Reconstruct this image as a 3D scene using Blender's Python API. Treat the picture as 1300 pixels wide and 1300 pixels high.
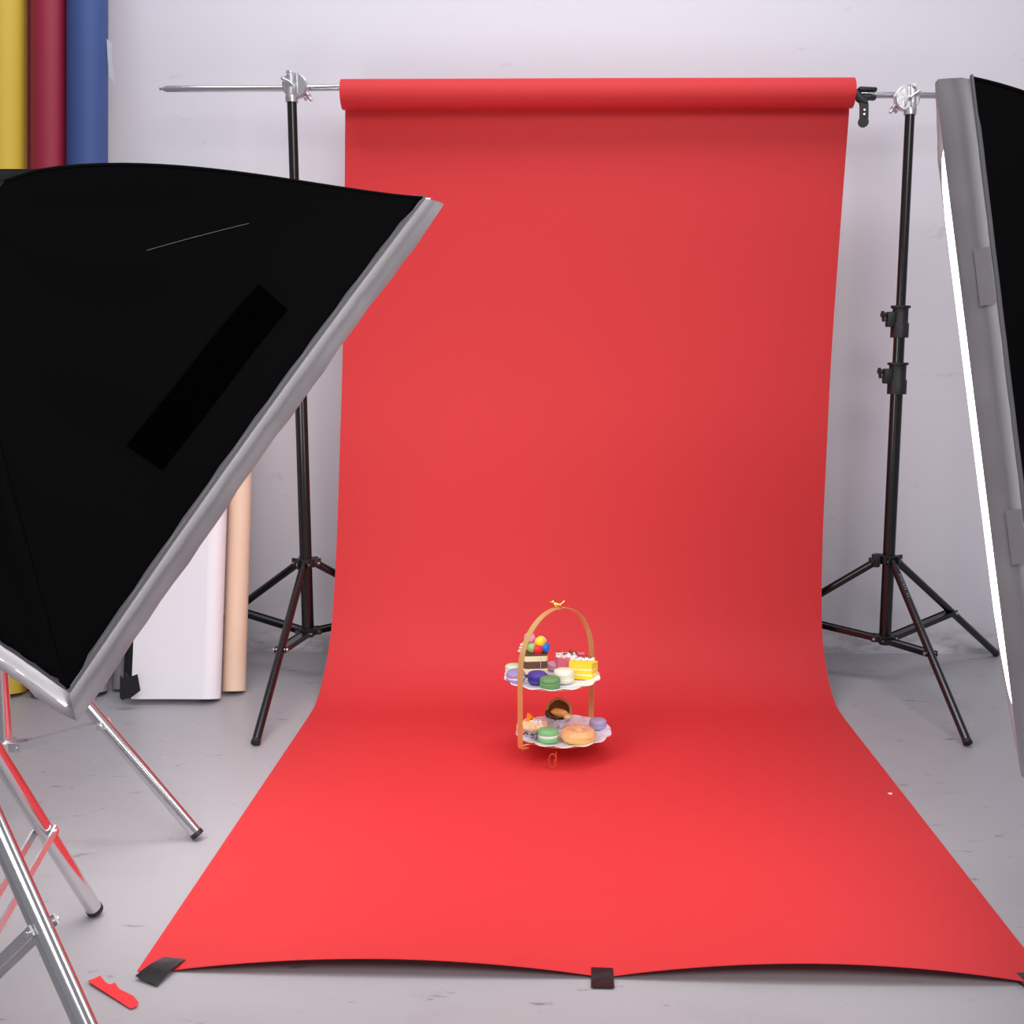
import bpy, bmesh, math, random
from mathutils import Vector, Matrix, Euler
random.seed(7)
PI = math.pi
for o in list(bpy.data.objects): bpy.data.objects.remove(o, do_unlink=True)
C = bpy.context.scene.collection

# ------------------------------------------------------------------ camera, world, lights, exposure
PITCH, ROLL = 0.146, 0.003
fw = Vector((0, math.cos(PITCH), -math.sin(PITCH))); rt = Vector((1, 0, 0)); up = rt.cross(fw)
R_ = math.cos(ROLL)*rt + math.sin(ROLL)*up; U_ = -math.sin(ROLL)*rt + math.cos(ROLL)*up
cd = bpy.data.cameras.new('camera'); cam = bpy.data.objects.new('camera', cd); C.objects.link(cam)
cd.sensor_width = 36; cd.lens = 38.77; cd.shift_x = -55/1300; cd.clip_start = 0.02
cam.matrix_world = Matrix(((R_.x, U_.x, -fw.x, 0), (R_.y, U_.y, -fw.y, 0), (R_.z, U_.z, -fw.z, 0.92), (0, 0, 0, 1)))
bpy.context.scene.camera = cam

w = bpy.data.worlds.new('world'); bpy.context.scene.world = w; w.use_nodes = True
bg = w.node_tree.nodes['Background']; bg.inputs[0].default_value = (0.90, 0.90, 1.0, 1); bg.inputs[1].default_value = 0.30

def area(name, loc, target, sx, sy, power, col):
    l = bpy.data.lights.new(name, 'AREA'); l.shape = 'RECTANGLE'; l.size = sx; l.size_y = sy; l.energy = power; l.color = col
    o = bpy.data.objects.new(name, l); C.objects.link(o); o.location = loc
    o.rotation_euler = (Vector(target)-Vector(loc)).to_track_quat('-Z', 'Y').to_euler(); return o
area('ceiling_and_fill_light', (-0.1, 2.30, 2.9), (-0.1, 2.45, 0), 2.6, 0.6, 30, (0.93, 0.95, 1.0))
area('ceiling_and_fill_light', (0.8, -0.6, 2.5), (0.8, 3.0, 0.6), 1.6, 1.2, 40, (1.0, 0.98, 0.97))  # fill, not a ceiling fixture: added to brighten the lower right back wall
SOFTBOX_EMIT = 5.2
vs = bpy.context.scene.view_settings
vs.view_transform = 'Standard'; vs.look = 'None'; vs.exposure = 0.0; vs.gamma = 1.0; vs.use_curve_mapping = False

# ------------------------------------------------------------------ materials
def srgb(r, g, b):
    return tuple(((c/255)/12.92 if c/255 <= 0.04045 else ((c/255+0.055)/1.055)**2.4) for c in (r, g, b)) + (1,)
def mat(name, col, rough=0.5, metal=0.0, var=0.06, vscale=18, bump=0.0, bscale=60, coat=0.0, spec=0.5, sheen=0.0, emit=0.0, aniso=0):
    m = bpy.data.materials.new(name); m.use_nodes = True; nt = m.node_tree; p = nt.nodes['Principled BSDF']
    tc = nt.nodes.new('ShaderNodeTexCoord')
    n = nt.nodes.new('ShaderNodeTexNoise'); n.inputs['Scale'].default_value = vscale; n.inputs['Detail'].default_value = 4
    nt.links.new(tc.outputs['Object'], n.inputs['Vector'])
    mx = nt.nodes.new('ShaderNodeMix'); mx.data_type = 'RGBA'
    mx.inputs[6].default_value = tuple(c*(1-var) for c in col[:3])+(1,); mx.inputs[7].default_value = tuple(min(1, c*(1+var)) for c in col[:3])+(1,)
    nt.links.new(n.outputs['Fac'], mx.inputs[0]); nt.links.new(mx.outputs[2], p.inputs['Base Color'])
    p.inputs['Roughness'].default_value = rough; p.inputs['Metallic'].default_value = metal
    p.inputs['Specular IOR Level'].default_value = spec
    if coat: p.inputs['Coat Weight'].default_value = coat; p.inputs['Coat Roughness'].default_value = 0.15
    if sheen: p.inputs['Sheen Weight'].default_value = sheen
    if bump:
        n2 = nt.nodes.new('ShaderNodeTexNoise'); n2.inputs['Scale'].default_value = bscale; n2.inputs['Detail'].default_value = 5
        nt.links.new(tc.outputs['Object'], n2.inputs['Vector'])
        b = nt.nodes.new('ShaderNodeBump'); b.inputs['Strength'].default_value = bump; b.inputs['Distance'].default_value = 0.01
        nt.links.new(n2.outputs['Fac'], b.inputs['Height']); nt.links.new(b.outputs[0], p.inputs['Normal'])
    return m
def wear(m, dark, scale, lo, hi, stretch=(1, 1, 1), amount=1.0, rot=0.0, mask=None):
    """shaped marks over the base colour: a thresholded noise, optionally only where the object-space z lies under 'mask'"""
    nt = m.node_tree; p = nt.nodes['Principled BSDF']; src = p.inputs['Base Color'].links[0].from_socket
    tc = nt.nodes.new('ShaderNodeTexCoord'); mp = nt.nodes.new('ShaderNodeMapping'); mp.inputs['Scale'].default_value = stretch
    mp.inputs['Rotation'].default_value = (0, 0, rot); nt.links.new(tc.outputs['Object'], mp.inputs[0])
    n = nt.nodes.new('ShaderNodeTexNoise'); n.inputs['Scale'].default_value = scale; n.inputs['Detail'].default_value = 6; n.inputs['Roughness'].default_value = 0.65
    nt.links.new(mp.outputs[0], n.inputs['Vector'])
    r = nt.nodes.new('ShaderNodeMapRange'); r.inputs['From Min'].default_value = lo; r.inputs['From Max'].default_value = hi; r.inputs['To Max'].default_value = amount
    nt.links.new(n.outputs['Fac'], r.inputs[0]); fac = r.outputs[0]
    if mask is not None:
        sx = nt.nodes.new('ShaderNodeSeparateXYZ'); nt.links.new(tc.outputs['Object'], sx.inputs[0])
        r2 = nt.nodes.new('ShaderNodeMapRange'); r2.inputs['From Min'].default_value = mask[0]; r2.inputs['From Max'].default_value = mask[1]
        r2.inputs['To Min'].default_value = 1; r2.inputs['To Max'].default_value = 0; nt.links.new(sx.outputs[2], r2.inputs[0])
        mu = nt.nodes.new('ShaderNodeMath'); mu.operation = 'MULTIPLY'; nt.links.new(fac, mu.inputs[0]); nt.links.new(r2.outputs[0], mu.inputs[1]); fac = mu.outputs[0]
    mx = nt.nodes.new('ShaderNodeMix'); mx.data_type = 'RGBA'; nt.links.new(fac, mx.inputs[0]); nt.links.new(src, mx.inputs[6])
    mx.inputs[7].default_value = dark; nt.links.new(mx.outputs[2], p.inputs['Base Color'])

M = {}
M['floor'] = mat('painted_concrete', srgb(172, 170, 174), 0.42, var=0.05, vscale=2.2, bump=0.05, bscale=35)
wear(M['floor'], srgb(92, 90, 92), 11, 0.625, 0.68, (1, 3.2, 1), 0.6, 0.5)
wear(M['floor'], srgb(222, 220, 222), 19, 0.675, 0.70, (1, 1, 1), 0.5)
wear(M['floor'], srgb(150, 148, 150), 3.0, 0.56, 0.72, (1, 1.6, 1), 0.35, 0.2)
M['wall'] = mat('painted_plaster', srgb(228, 226, 233), 0.7, var=0.02, vscale=1.5, bump=0.05, bscale=14)
wear(M['wall'], srgb(150, 146, 150), 7, 0.65, 0.72, (1, 1, 2.4), 0.18, 0.3)
wear(M['wall'], srgb(128, 122, 120), 16, 0.46, 0.62, (0.6, 1, 1.6), 0.5, 0, (0.03, 0.10))
M['paper'] = mat('red_paper', (0.66, 0.033, 0.037, 1), 0.62, var=0.02, vscale=1.2, bump=0.012, bscale=3, spec=0.35)
M['scrap'] = mat('red_paper_scrap', (0.82, 0.035, 0.04, 1), 0.6, var=0.03, spec=0.4)
M['nylon'] = mat('black_nylon', (0.0010, 0.0010, 0.0015, 1), 0.78, var=0.5, vscale=2.5, bump=0.3, bscale=7, spec=0.08)
M['velvet'] = mat('black_tape', (0.0003, 0.0003, 0.0003, 1), 0.9, spec=0.02)
M['gaffer'] = mat('glossy_black_tape', (0.008, 0.008, 0.009, 1), 0.28, bump=0.2, bscale=40, spec=0.6)
M['blackpole'] = mat('black_lacquer', (0.006, 0.006, 0.006, 1), 0.22, spec=0.6)
M['blackplastic'] = mat('black_plastic', (0.012, 0.012, 0.013, 1), 0.5, bump=0.1, bscale=120)
M['chrome'] = mat('brushed_steel', (0.72, 0.71, 0.72, 1), 0.17, 1.0, var=0.03)
M['alu'] = mat('cast_aluminium', (0.62, 0.61, 0.63, 1), 0.34, 0.9, bump=0.08, bscale=150)
M['aluflat'] = mat('flat_aluminium', (0.70, 0.70, 0.72, 1), 0.35, 0.8)
M['rivet'] = mat('rivet_steel', (0.85, 0.85, 0.87, 1), 0.25, 1.0)
M['yellow'] = mat('yellow_paper', srgb(214, 184, 62), 0.6, var=0.03)
M['crimson'] = mat('crimson_paper', srgb(150, 26, 56), 0.6, var=0.03)
M['maroon'] = mat('maroon_paper', srgb(116, 20, 36), 0.6, var=0.03)
M['blue'] = mat('blue_paper', srgb(54, 78, 136), 0.6, var=0.03)
M['white'] = mat('white_paper', srgb(246, 243, 249), 0.65, var=0.015)
M['tan'] = mat('tan_paper', srgb(238, 208, 182), 0.6, var=0.03)
M['greypaper'] = mat('grey_paper', srgb(140, 138, 142), 0.6, var=0.03)
M['blackpaper'] = mat('black_paper', (0.006, 0.006, 0.007, 1), 0.7)
M['card'] = mat('cardboard_core', srgb(178, 150, 118), 0.8)
M['gold'] = mat('brushed_gold', srgb(232, 190, 124), 0.45, 0.6, var=0.05)
M['brightgold'] = mat('polished_gold', srgb(232, 200, 110), 0.2, 1.0)
M['copper'] = mat('rose_gold_wire', srgb(226, 150, 96), 0.25, 0.9)
M['china'] = mat('white_china', srgb(240, 238, 246), 0.28, var=0.02, spec=0.6)
wear(M['china'], srgb(196, 192, 216), 55, 0.55, 0.62, (1, 1, 1), 0.6)
def pastry(name, rgb, rough=0.55, bump=0.1, var=0.06, vscale=60): M[name] = mat(name, srgb(*rgb), rough, var=var, vscale=vscale, bump=bump, bscale=220)
pastry('mac_mint', (196, 222, 190)); pastry('mac_lavender', (158, 138, 186)); pastry('mac_indigo', (82, 66, 160)); pastry('mac_sage', (98, 142, 88))
pastry('mac_green', (126, 196, 130)); pastry('mac_cream', (232, 228, 206)); pastry('mac_pink', (226, 176, 200)); pastry('fill_white', (240, 236, 236)); pastry('fill_violet', (66, 50, 150))
pastry('mac_lilac', (176, 168, 206))
pastry('fill_green', (110, 176, 96)); pastry('cream', (246, 240, 236), 0.45); pastry('choc', (70, 40, 30), 0.4); pastry('sponge_pale', (240, 226, 178), 0.7)
pastry('sponge_choc', (104, 66, 54), 0.7); pastry('sponge_yellow', (246, 212, 44), 0.6); pastry('pink_icing', (228, 118, 136), 0.45)
pastry('ball_pink', (238, 150, 204), 0.5, 0.02); pastry('ball_yellow', (248, 206, 40), 0.5, 0.02); pastry('ball_blue', (30, 112, 206), 0.5, 0.02)
pastry('ball_red', (216, 32, 48), 0.5, 0.02); pastry('ball_green', (148, 186, 110), 0.5, 0.02); pastry('ball_purple', (176, 60, 160), 0.5, 0.02)
pastry('bread', (246, 216, 172), 0.5, 0.15, 0.10, 50); wear(M['bread'], srgb(206, 128, 50), 30, 0.48, 0.68, (1, 1, 1), 0.7)
pastry('glaze', (236, 182, 118), 0.35, 0.2, 0.10, 50); wear(M['glaze'], srgb(240, 190, 160), 120, 0.55, 0.62, (1, 1, 1), 0.8)
pastry('toffee', (132, 76, 40), 0.4, 0.2, 0.2, 45); pastry('custard', (232, 168, 84), 0.4); pastry('dough', (238, 200, 120), 0.5, 0.1); pastry('caramel', (200, 140, 82), 0.4, 0.2, 0.2, 45); pastry('orange', (246, 150, 30), 0.35)
pastry('cup_paper', (214, 204, 214), 0.5); wear(M['cup_paper'], srgb(86, 50, 50), 160, 0.54, 0.60, (1, 1, 1), 0.8)
def translucent(name, col, amount, rough=0.5):
    m = bpy.data.materials.new(name); m.use_nodes = True; nt = m.node_tree; p = nt.nodes['Principled BSDF']
    p.inputs['Base Color'].default_value = col; p.inputs['Roughness'].default_value = rough; p.inputs['Sheen Weight'].default_value = 0.2
    tc = nt.nodes.new('ShaderNodeTexCoord'); n = nt.nodes.new('ShaderNodeTexNoise'); n.inputs['Scale'].default_value = 30
    nt.links.new(tc.outputs['Object'], n.inputs['Vector'])
    b = nt.nodes.new('ShaderNodeBump'); b.inputs['Strength'].default_value = 0.3; b.inputs['Distance'].default_value = 0.004
    nt.links.new(n.outputs['Fac'], b.inputs['Height']); nt.links.new(b.outputs[0], p.inputs['Normal'])
    t = nt.nodes.new('ShaderNodeBsdfTranslucent'); t.inputs[0].default_value = (col[0], col[1], col[2], 1)
    mx = nt.nodes.new('ShaderNodeMixShader'); mx.inputs[0].default_value = amount
    nt.links.new(p.outputs[0], mx.inputs[1]); nt.links.new(t.outputs[0], mx.inputs[2]); nt.links.new(mx.outputs[0], nt.nodes['Material Output'].inputs[0])
    return m
M['lip'] = translucent('grey_satin_cloth', (0.34, 0.33, 0.35, 1), 0.55)
M['patch'] = translucent('grey_hook_tape', (0.30, 0.27, 0.30, 1), 0.15, 0.7)
M['cleartape'] = translucent('clear_tape', (0.72, 0.76, 0.80, 1), 0.3, 0.3)
def emitter(name, s, col=(1, 0.98, 0.96, 1)):
    m = bpy.data.materials.new(name); m.use_nodes = True; p = m.node_tree.nodes['Principled BSDF']
    p.inputs['Base Color'].default_value = (0.9, 0.9, 0.9, 1); p.inputs['Emission Color'].default_value = col; p.inputs['Emission Strength'].default_value = s
    return m
M['diffuser'] = emitter('lit_diffuser_cloth', SOFTBOX_EMIT)
M['diffuser_dim'] = emitter('lit_diffuser_cloth_dim', SOFTBOX_EMIT*0.62)

# ------------------------------------------------------------------ mesh helpers
def obj(name, bm, m, parent=None, smooth=True, mods=None):
    me = bpy.data.meshes.new(name); bmesh.ops.recalc_face_normals(bm, faces=bm.faces); bm.to_mesh(me); bm.free()
    ms = m if isinstance(m, (list, tuple)) else [m]
    for x in ms: me.materials.append(M[x])
    if smooth:
        for p in me.polygons: p.use_smooth = True
        try: me.set_sharp_from_angle(angle=math.radians(38))
        except Exception: pass
    o = bpy.data.objects.new(name, me); C.objects.link(o)
    if parent: o.parent = parent
    return o
def crisp(o):
    e = o.modifiers.new('crisp_border', 'EDGE_SPLIT'); e.split_angle = math.radians(50)
def thing(name, label, cat, loc=(0, 0, 0), rot=(0, 0, 0), group=None):
    o = bpy.data.objects.new(name, None); C.objects.link(o); o.location = loc; o.rotation_euler = rot
    o.empty_display_size = 0.05; o['label'] = label; o['category'] = cat
    if group: o['group'] = group
    return o
def tag(o, label, cat, group=None):
    o['label'] = label; o['category'] = cat
    if group: o['group'] = group
    return o
def struct(o): o['kind'] = 'structure'; return o
def box(bm, c, s, M4=None, bev=0.0):
    r = bmesh.ops.create_cube(bm, size=1); vs = r['verts']
    for v in vs:
        v.co = Vector((v.co.x*s[0], v.co.y*s[1], v.co.z*s[2]))
    if bev:
        es = list({e for v in vs for e in v.link_edges})
        rr = bmesh.ops.bevel(bm, geom=es, offset=bev, segments=2, affect='EDGES', profile=0.5); vs = list({v for v in rr['verts']} | {v for v in vs if v.is_valid})
    for v in vs:
        if M4: v.co = M4 @ v.co
        v.co += Vector(c)
    return vs
def axes(d):
    d = Vector(d).normalized(); a = Vector((0, 0, 1)) if abs(d.z) < 0.95 else Vector((1, 0, 0))
    x = d.cross(a).normalized(); return x, d.cross(x).normalized(), d
def sweep(bm, pts, rad, seg=14, cap=True, closed=False):
    pts = [Vector(p) for p in pts]; n = len(pts); rings = []; rad = rad if isinstance(rad, (list, tuple)) else [rad]*n
    x0 = None
    for i, p in enumerate(pts):
        if closed: d = pts[(i+1) % n]-pts[i-1]
        else: d = pts[min(i+1, n-1)]-pts[max(i-1, 0)]
        d.normalize()
        if x0 is None: x0 = axes(d)[0]
        x0 = (x0 - d*x0.dot(d)).normalized(); y0 = d.cross(x0)
        rings.append([bm.verts.new(p + rad[i]*(math.cos(2*PI*k/seg)*x0+math.sin(2*PI*k/seg)*y0)) for k in range(seg)])
    m = n if closed else n-1
    for i in range(m):
        a, b = rings[i], rings[(i+1) % n]
        for k in range(seg): bm.faces.new((a[k], a[(k+1) % seg], b[(k+1) % seg], b[k]))
    if cap and not closed: bm.faces.new(rings[0][::-1]); bm.faces.new(rings[-1])
def tube(bm, a, b, r, seg=18, bev=0.0):
    a = Vector(a); b = Vector(b)
    if bev:
        d = (b-a).normalized(); sweep(bm, [a, a+d*bev, b-d*bev, b], [r-bev, r, r, r-bev], seg)
    else: sweep(bm, [a, b], r, seg)
def lathe(bm, prof, seg=40, c=(0, 0, 0), fr=None, Mx=None):
    rings = []
    for r, z in prof:
        ring = []
        for k in range(seg):
            a = 2*PI*k/seg; rr = r*(fr(a, r, z) if fr else 1); v = Vector((rr*math.cos(a), rr*math.sin(a), z))
            ring.append(bm.verts.new((Mx @ v if Mx else v)+Vector(c)))
        rings.append(ring)
    for i in range(len(rings)-1):
        for k in range(seg): bm.faces.new((rings[i][k], rings[i][(k+1) % seg], rings[i+1][(k+1) % seg], rings[i+1][k]))
    bm.faces.new(rings[0][::-1]); bm.faces.new(rings[-1])
def blob(bm, c, s, sub=3, Mx=None, wob=0.0, seed=0):
    r = bmesh.ops.create_icosphere(bm, subdivisions=sub, radius=1.0); rnd = random.Random(seed); ph = [rnd.uniform(0, 6) for _ in range(6)]
    for v in r['verts']:
        k = 1 + wob*(math.sin(5*v.co.x+ph[0])*math.sin(5*v.co.y+ph[1])+math.sin(6*v.co.z+ph[2]))
        q = Vector((v.co.x*s[0]*k, v.co.y*s[1]*k, v.co.z*s[2]*k)); v.co = (Mx @ q if Mx else q)+Vector(c)
def strap(bm, pts, width_dir, wd, th):
    """flat band of rectangular section along pts"""
    pts = [Vector(p) for p in pts]; n = len(pts); W = Vector(width_dir).normalized(); rings = []
    for i, p in enumerate(pts):
        d = (pts[min(i+1, n-1)]-pts[max(i-1, 0)]).normalized(); N = d.cross(W).normalized()
        rings.append([bm.verts.new(p+sx*W*wd/2+sy*N*th/2) for sx, sy in ((-1, -1), (1, -1), (1, 1), (-1, 1))])
    for i in range(n-1):
        for k in range(4): bm.faces.new((rings[i][k], rings[i][(k+1) % 4], rings[i+1][(k+1) % 4], rings[i+1][k]))
    bm.faces.new(rings[0][::-1]); bm.faces.new(rings[-1])
def slab(bm, outline, th, fn):
    """thin sheet cut to an outline in (u, v) with real thickness; fn(u, v, t) -> point"""
    a = [bm.verts.new(fn(u, v, 0)) for u, v in outline]; b = [bm.verts.new(fn(u, v, th)) for u, v in outline]; n = len(a)
    bm.faces.new(a[::-1]); bm.faces.new(b)
    for i in range(n): bm.faces.new((a[i], a[(i+1) % n], b[(i+1) % n], b[i]))
def catmull(P, per=6):
    out = []; n = len(P)
    for i in range(n-1):
        p0, p1, p2, p3 = (Vector(P[max(i-1, 0)]), Vector(P[i]), Vector(P[i+1]), Vector(P[min(i+2, n-1)]))
        for k in range(per):
            t = k/per; out.append(0.5*((2*p1)+(-p0+p2)*t+(2*p0-5*p1+4*p2-p3)*t*t+(-p0+3*p1-3*p2+p3)*t**3))
    out.append(Vector(P[-1])); return out
B = bmesh.new

# ------------------------------------------------------------------ the room
WALL_Y = 3.29
bm = B(); box(bm, (0, 0.6, -0.05), (9, 5.6, 0.1)); struct(obj('floor', bm, 'floor', smooth=False))
bm = B(); box(bm, (0, WALL_Y+0.05, 1.6), (9, 0.1, 3.3)); struct(obj('wall_back', bm, 'wall', smooth=False))

# ------------------------------------------------------------------ red seamless paper: roll + hanging sweep + floor run
BAR_Y, BAR_Z = 3.045, 1.600
bd = thing('backdrop_paper', 'wide red seamless paper rolled at the top, hanging and sweeping onto the floor', 'backdrop', (0.08, 3.0, 0))
off = Vector((0.08, 3.0, 0))
bm = B()
prof = catmull([(y, z, 0) for y, z in ((3.084, 1.600), (3.086, 1.50), (3.089, 1.32), (3.090, 1.05), (3.082, 0.86), (3.060, 0.66), (3.036, 0.45), (3.005, 0.29), (2.962, 0.16), (2.905, 0.088),
                (2.850, 0.045), (2.790, 0.016), (2.730, 0.0035), (2.60, 0.0012), (2.40, 0.0012), (2.15, 0.0012), (1.90, 0.0012), (1.74, 0.0012), (1.64, 0.0012), (1.525, 0.0012))], 5)
NU = 72; W = 1.353; rows = []
for q in prof:
    y, z = q.x, q.y; cx = 0.0545 + 0.054*max(0, min(1, z/1.55))
    row = []
    for i in range(NU+1):
        u = i/NU; x = cx + (u-0.5)*W
        k = max(0, (1.86-y)/0.34)                       # the free front edge rises between the tapes
        lift = 0.0
        if 0.035 < u < 0.515: lift = 0.026*math.sin(PI*(u-0.035)/0.48)**0.8
        elif u >= 0.515: lift = 0.029*math.sin(PI*min(1, (u-0.515)/0.47))**0.8
        wav = 0.003*math.sin(3*x+2.2*z)*min(1, z*1.5)   # slow wave of the hanging part
        yy = y + wav - (0.030*(u-0.1)*k if k > 0 else 0)
        zz = max(0.0012, z) + lift*k*k
        if y > 1.9 and z < 0.2: zz += 0.0
        row.append(bm.verts.new(Vector((x, yy, zz))-off))
    rows.append(row)
for a, b in zip(rows[:-1], rows[1:]):
    for i in range(NU): bm.faces.new((a[i], a[i+1], b[i+1], b[i]))
sh = obj('hanging_sheet', bm, 'paper', bd)
md = sh.modifiers.new('thick', 'SOLIDIFY'); md.thickness = 0.0008; md.offset = 0; crisp(sh)
bm = B()
RR = 0.0385
for i in range(1):
    a = Vector((-0.567, BAR_Y, 1.586)); b = Vector((0.783, BAR_Y, 1.594)); x0 = Vector((0, 1, 0)); z0 = Vector((0, 0, 1))
    seg = 56; rings = []
    for t, rr in ((0, 0.030), (0, RR), (0.15, RR), (0.5, RR*1.01), (0.85, RR), (1, RR), (1, 0.030)):
        p = a.lerp(b, t)-off
        rings.append([bm.verts.new(p+rr*(math.cos(2*PI*k/seg)*x0+math.sin(2*PI*k/seg)*z0)) for k in range(seg)])
    for i2 in range(len(rings)-1):
        for k in range(seg): bm.faces.new((rings[i2][k], rings[i2][(k+1) % seg], rings[i2+1][(k+1) % seg], rings[i2+1][k]))
obj('top_roll', bm, 'paper', bd)
bm = B(); lathe(bm, [(0.0135, -0.675), (0.030, -0.675), (0.030, 0.675), (0.0135, 0.675)], 36, Vector((0.108, BAR_Y, 1.590))-off, Mx=Matrix.Rotation(PI/2, 3, 'Y')); obj('cardboard_core', bm, 'card', bd)

# crossbar
cb = thing('crossbar', 'long steel crossbar through the red paper roll, a spigot on its left end', 'crossbar', (0, BAR_Y, 1.6))
bm = B(); sweep(bm, [(-1.031, 0, -0.001), (-0.70, 0, 0.0015), (-0.575, 0, 0.004), (0.1, 0, -0.004), (0.80, 0, -0.011), (1.32, 0, -0.013)], 0.0085, 20); obj('tube', bm, 'chrome', cb)
bm = B(); sweep(bm, [(-1.049+d_, 0, -0.0012) for d_ in (0, 0.005, 0.006, 0.010, 0.011, 0.017, 0.018, 0.019)],
                [0.0035, 0.004, 0.003, 0.003, 0.0062, 0.0062, 0.0048, 0.0078], 16); obj('spigot', bm, 'chrome', cb)

# ------------------------------------------------------------------ tripods
def tripod(name, label, base, angs, rfeet, zap, zlow, rl, rjoint, pole, metal, collar_m, brace_m, two_strips=False, group=None, rhub=0.035, foot_r=None, strip=0.014):
    """pole = [(z0, z1, radius), ...]; angs in degrees; legs pivot on the upper collar, braces on the lower one"""
    t = thing(name, label, 'light stand', base, group=group)
    for i, (z0, z1, r) in enumerate(pole):
        bm = B(); tube(bm, (0, 0, z0), (0, 0, z1), r, 24, 0.001); obj('pole' if i == 0 else 'pole_section', bm, metal, t)
    def collar(nm, z, R, h, ang0):
        bm = B(); lathe(bm, [(pole[0][2]+0.001, z-h/2), (pole[0][2]+0.009, z-h/2+0.002), (pole[0][2]+0.009, z+h/2-0.002), (pole[0][2]+0.001, z+h/2)], 28)
        for a in angs:
            a = math.radians(a); d = Vector((math.cos(a), math.sin(a), 0)); Mx = Matrix.Rotation(a, 3, 'Z')
            for s in (-1, 1):
                n = Vector((-d.y, d.x, 0))
                box(bm, d*(R*0.62)+n*s*(rl+0.0035)+Vector((0, 0, z)), (R*0.95, 0.004, h*0.95), Mx, 0.0012)
        c = obj(nm, bm, collar_m, t)
        for a in angs:
            a = math.radians(a); d = Vector((math.cos(a), math.sin(a), 0)); n = Vector((-d.y, d.x, 0))
            for s in (-1, 1): bm = B(); p = d*R*0.88+Vector((0, 0, z-0.001)); tube(bm, p+n*s*(rl+0.004), p+n*s*(rl+0.0075), 0.0035, 10); obj('rivet', bm, 'rivet', c)
    collar('upper_collar', zap, rhub, 0.026, 0); collar('lower_collar', zlow, rhub*0.9, 0.020, 0)
    for a, rfoot in zip(angs, rfeet):
        a = math.radians(a); d = Vector((math.cos(a), math.sin(a), 0)); n = Vector((-d.y, d.x, 0))
        top = d*(rhub*0.8)+Vector((0, 0, zap-0.004)); ft = d*rfoot+Vector((0, 0, rl*0.75)); dl = (ft-top).normalized()
        bm = B(); tube(bm, top, ft-dl*0.006, rl, 20, 0.001); leg = obj('leg', bm, metal, t)
        bm = B(); sweep(bm, [ft-dl*0.010, ft-dl*0.009, ft-dl*0.001, ft], [rl+0.0002, rl+0.0008, rl+0.0008, rl*0.7], 18); obj('rubber_foot', bm, 'blackplastic', leg)
        k = (rjoint-rhub*0.8)/(rfoot-rhub*0.8); j = top.lerp(ft, k); st = d*(rhub*0.8)+Vector((0, 0, zlow))
        bm = B(); ext = (j-st).normalized()
        for s in ((-1, 1) if two_strips else (-1, 1)):
            o_ = n*s*(rl+0.003)
            strap(bm, [st+o_-ext*0.004, j+o_+ext*0.008], ext.cross(n), strip, 0.003)
        if not two_strips: strap(bm, [st, j], n, 2*rl+0.004, strip*0.7)
        br = obj('brace', bm, brace_m, t)
        bm = B(); tube(bm, j-n*(rl+0.008), j+n*(rl+0.008), 0.0045, 12); obj('joint_pin', bm, 'rivet', br)
    return t
def lock(t, z, r, side):
    bm = B(); lathe(bm, [(r*0.8, z-0.040), (r+0.009, z-0.040), (r+0.009, z-0.004), (r+0.006, z+0.0), (r+0.006, z+0.036), (r+0.011, z+0.038), (r+0.011, z+0.044), (r*0.7, z+0.044)], 26)
    box(bm, (side*(r+0.012), -0.004, z+0.008), (0.022, 0.026, 0.040), None, 0.003)
    lk = obj('height_lock', bm, 'blackplastic', t)
    bm = B(); x = side*(r+0.030); tube(bm, (side*(r+0.018), -0.004, z+0.020), (x, -0.004, z+0.020), 0.006, 12)
    strap(bm, [(x, -0.004, z+0.002), (x+side*0.003, -0.004, z+0.020), (x+side*0.004, -0.004, z+0.030)], (0, 1, 0), 0.010, 0.006)
    box(bm, (x+side*0.002, -0.004, z+0.020), (0.008, 0.034, 0.012), None, 0.003); obj('knob', bm, 'blackplastic', lk)
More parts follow.
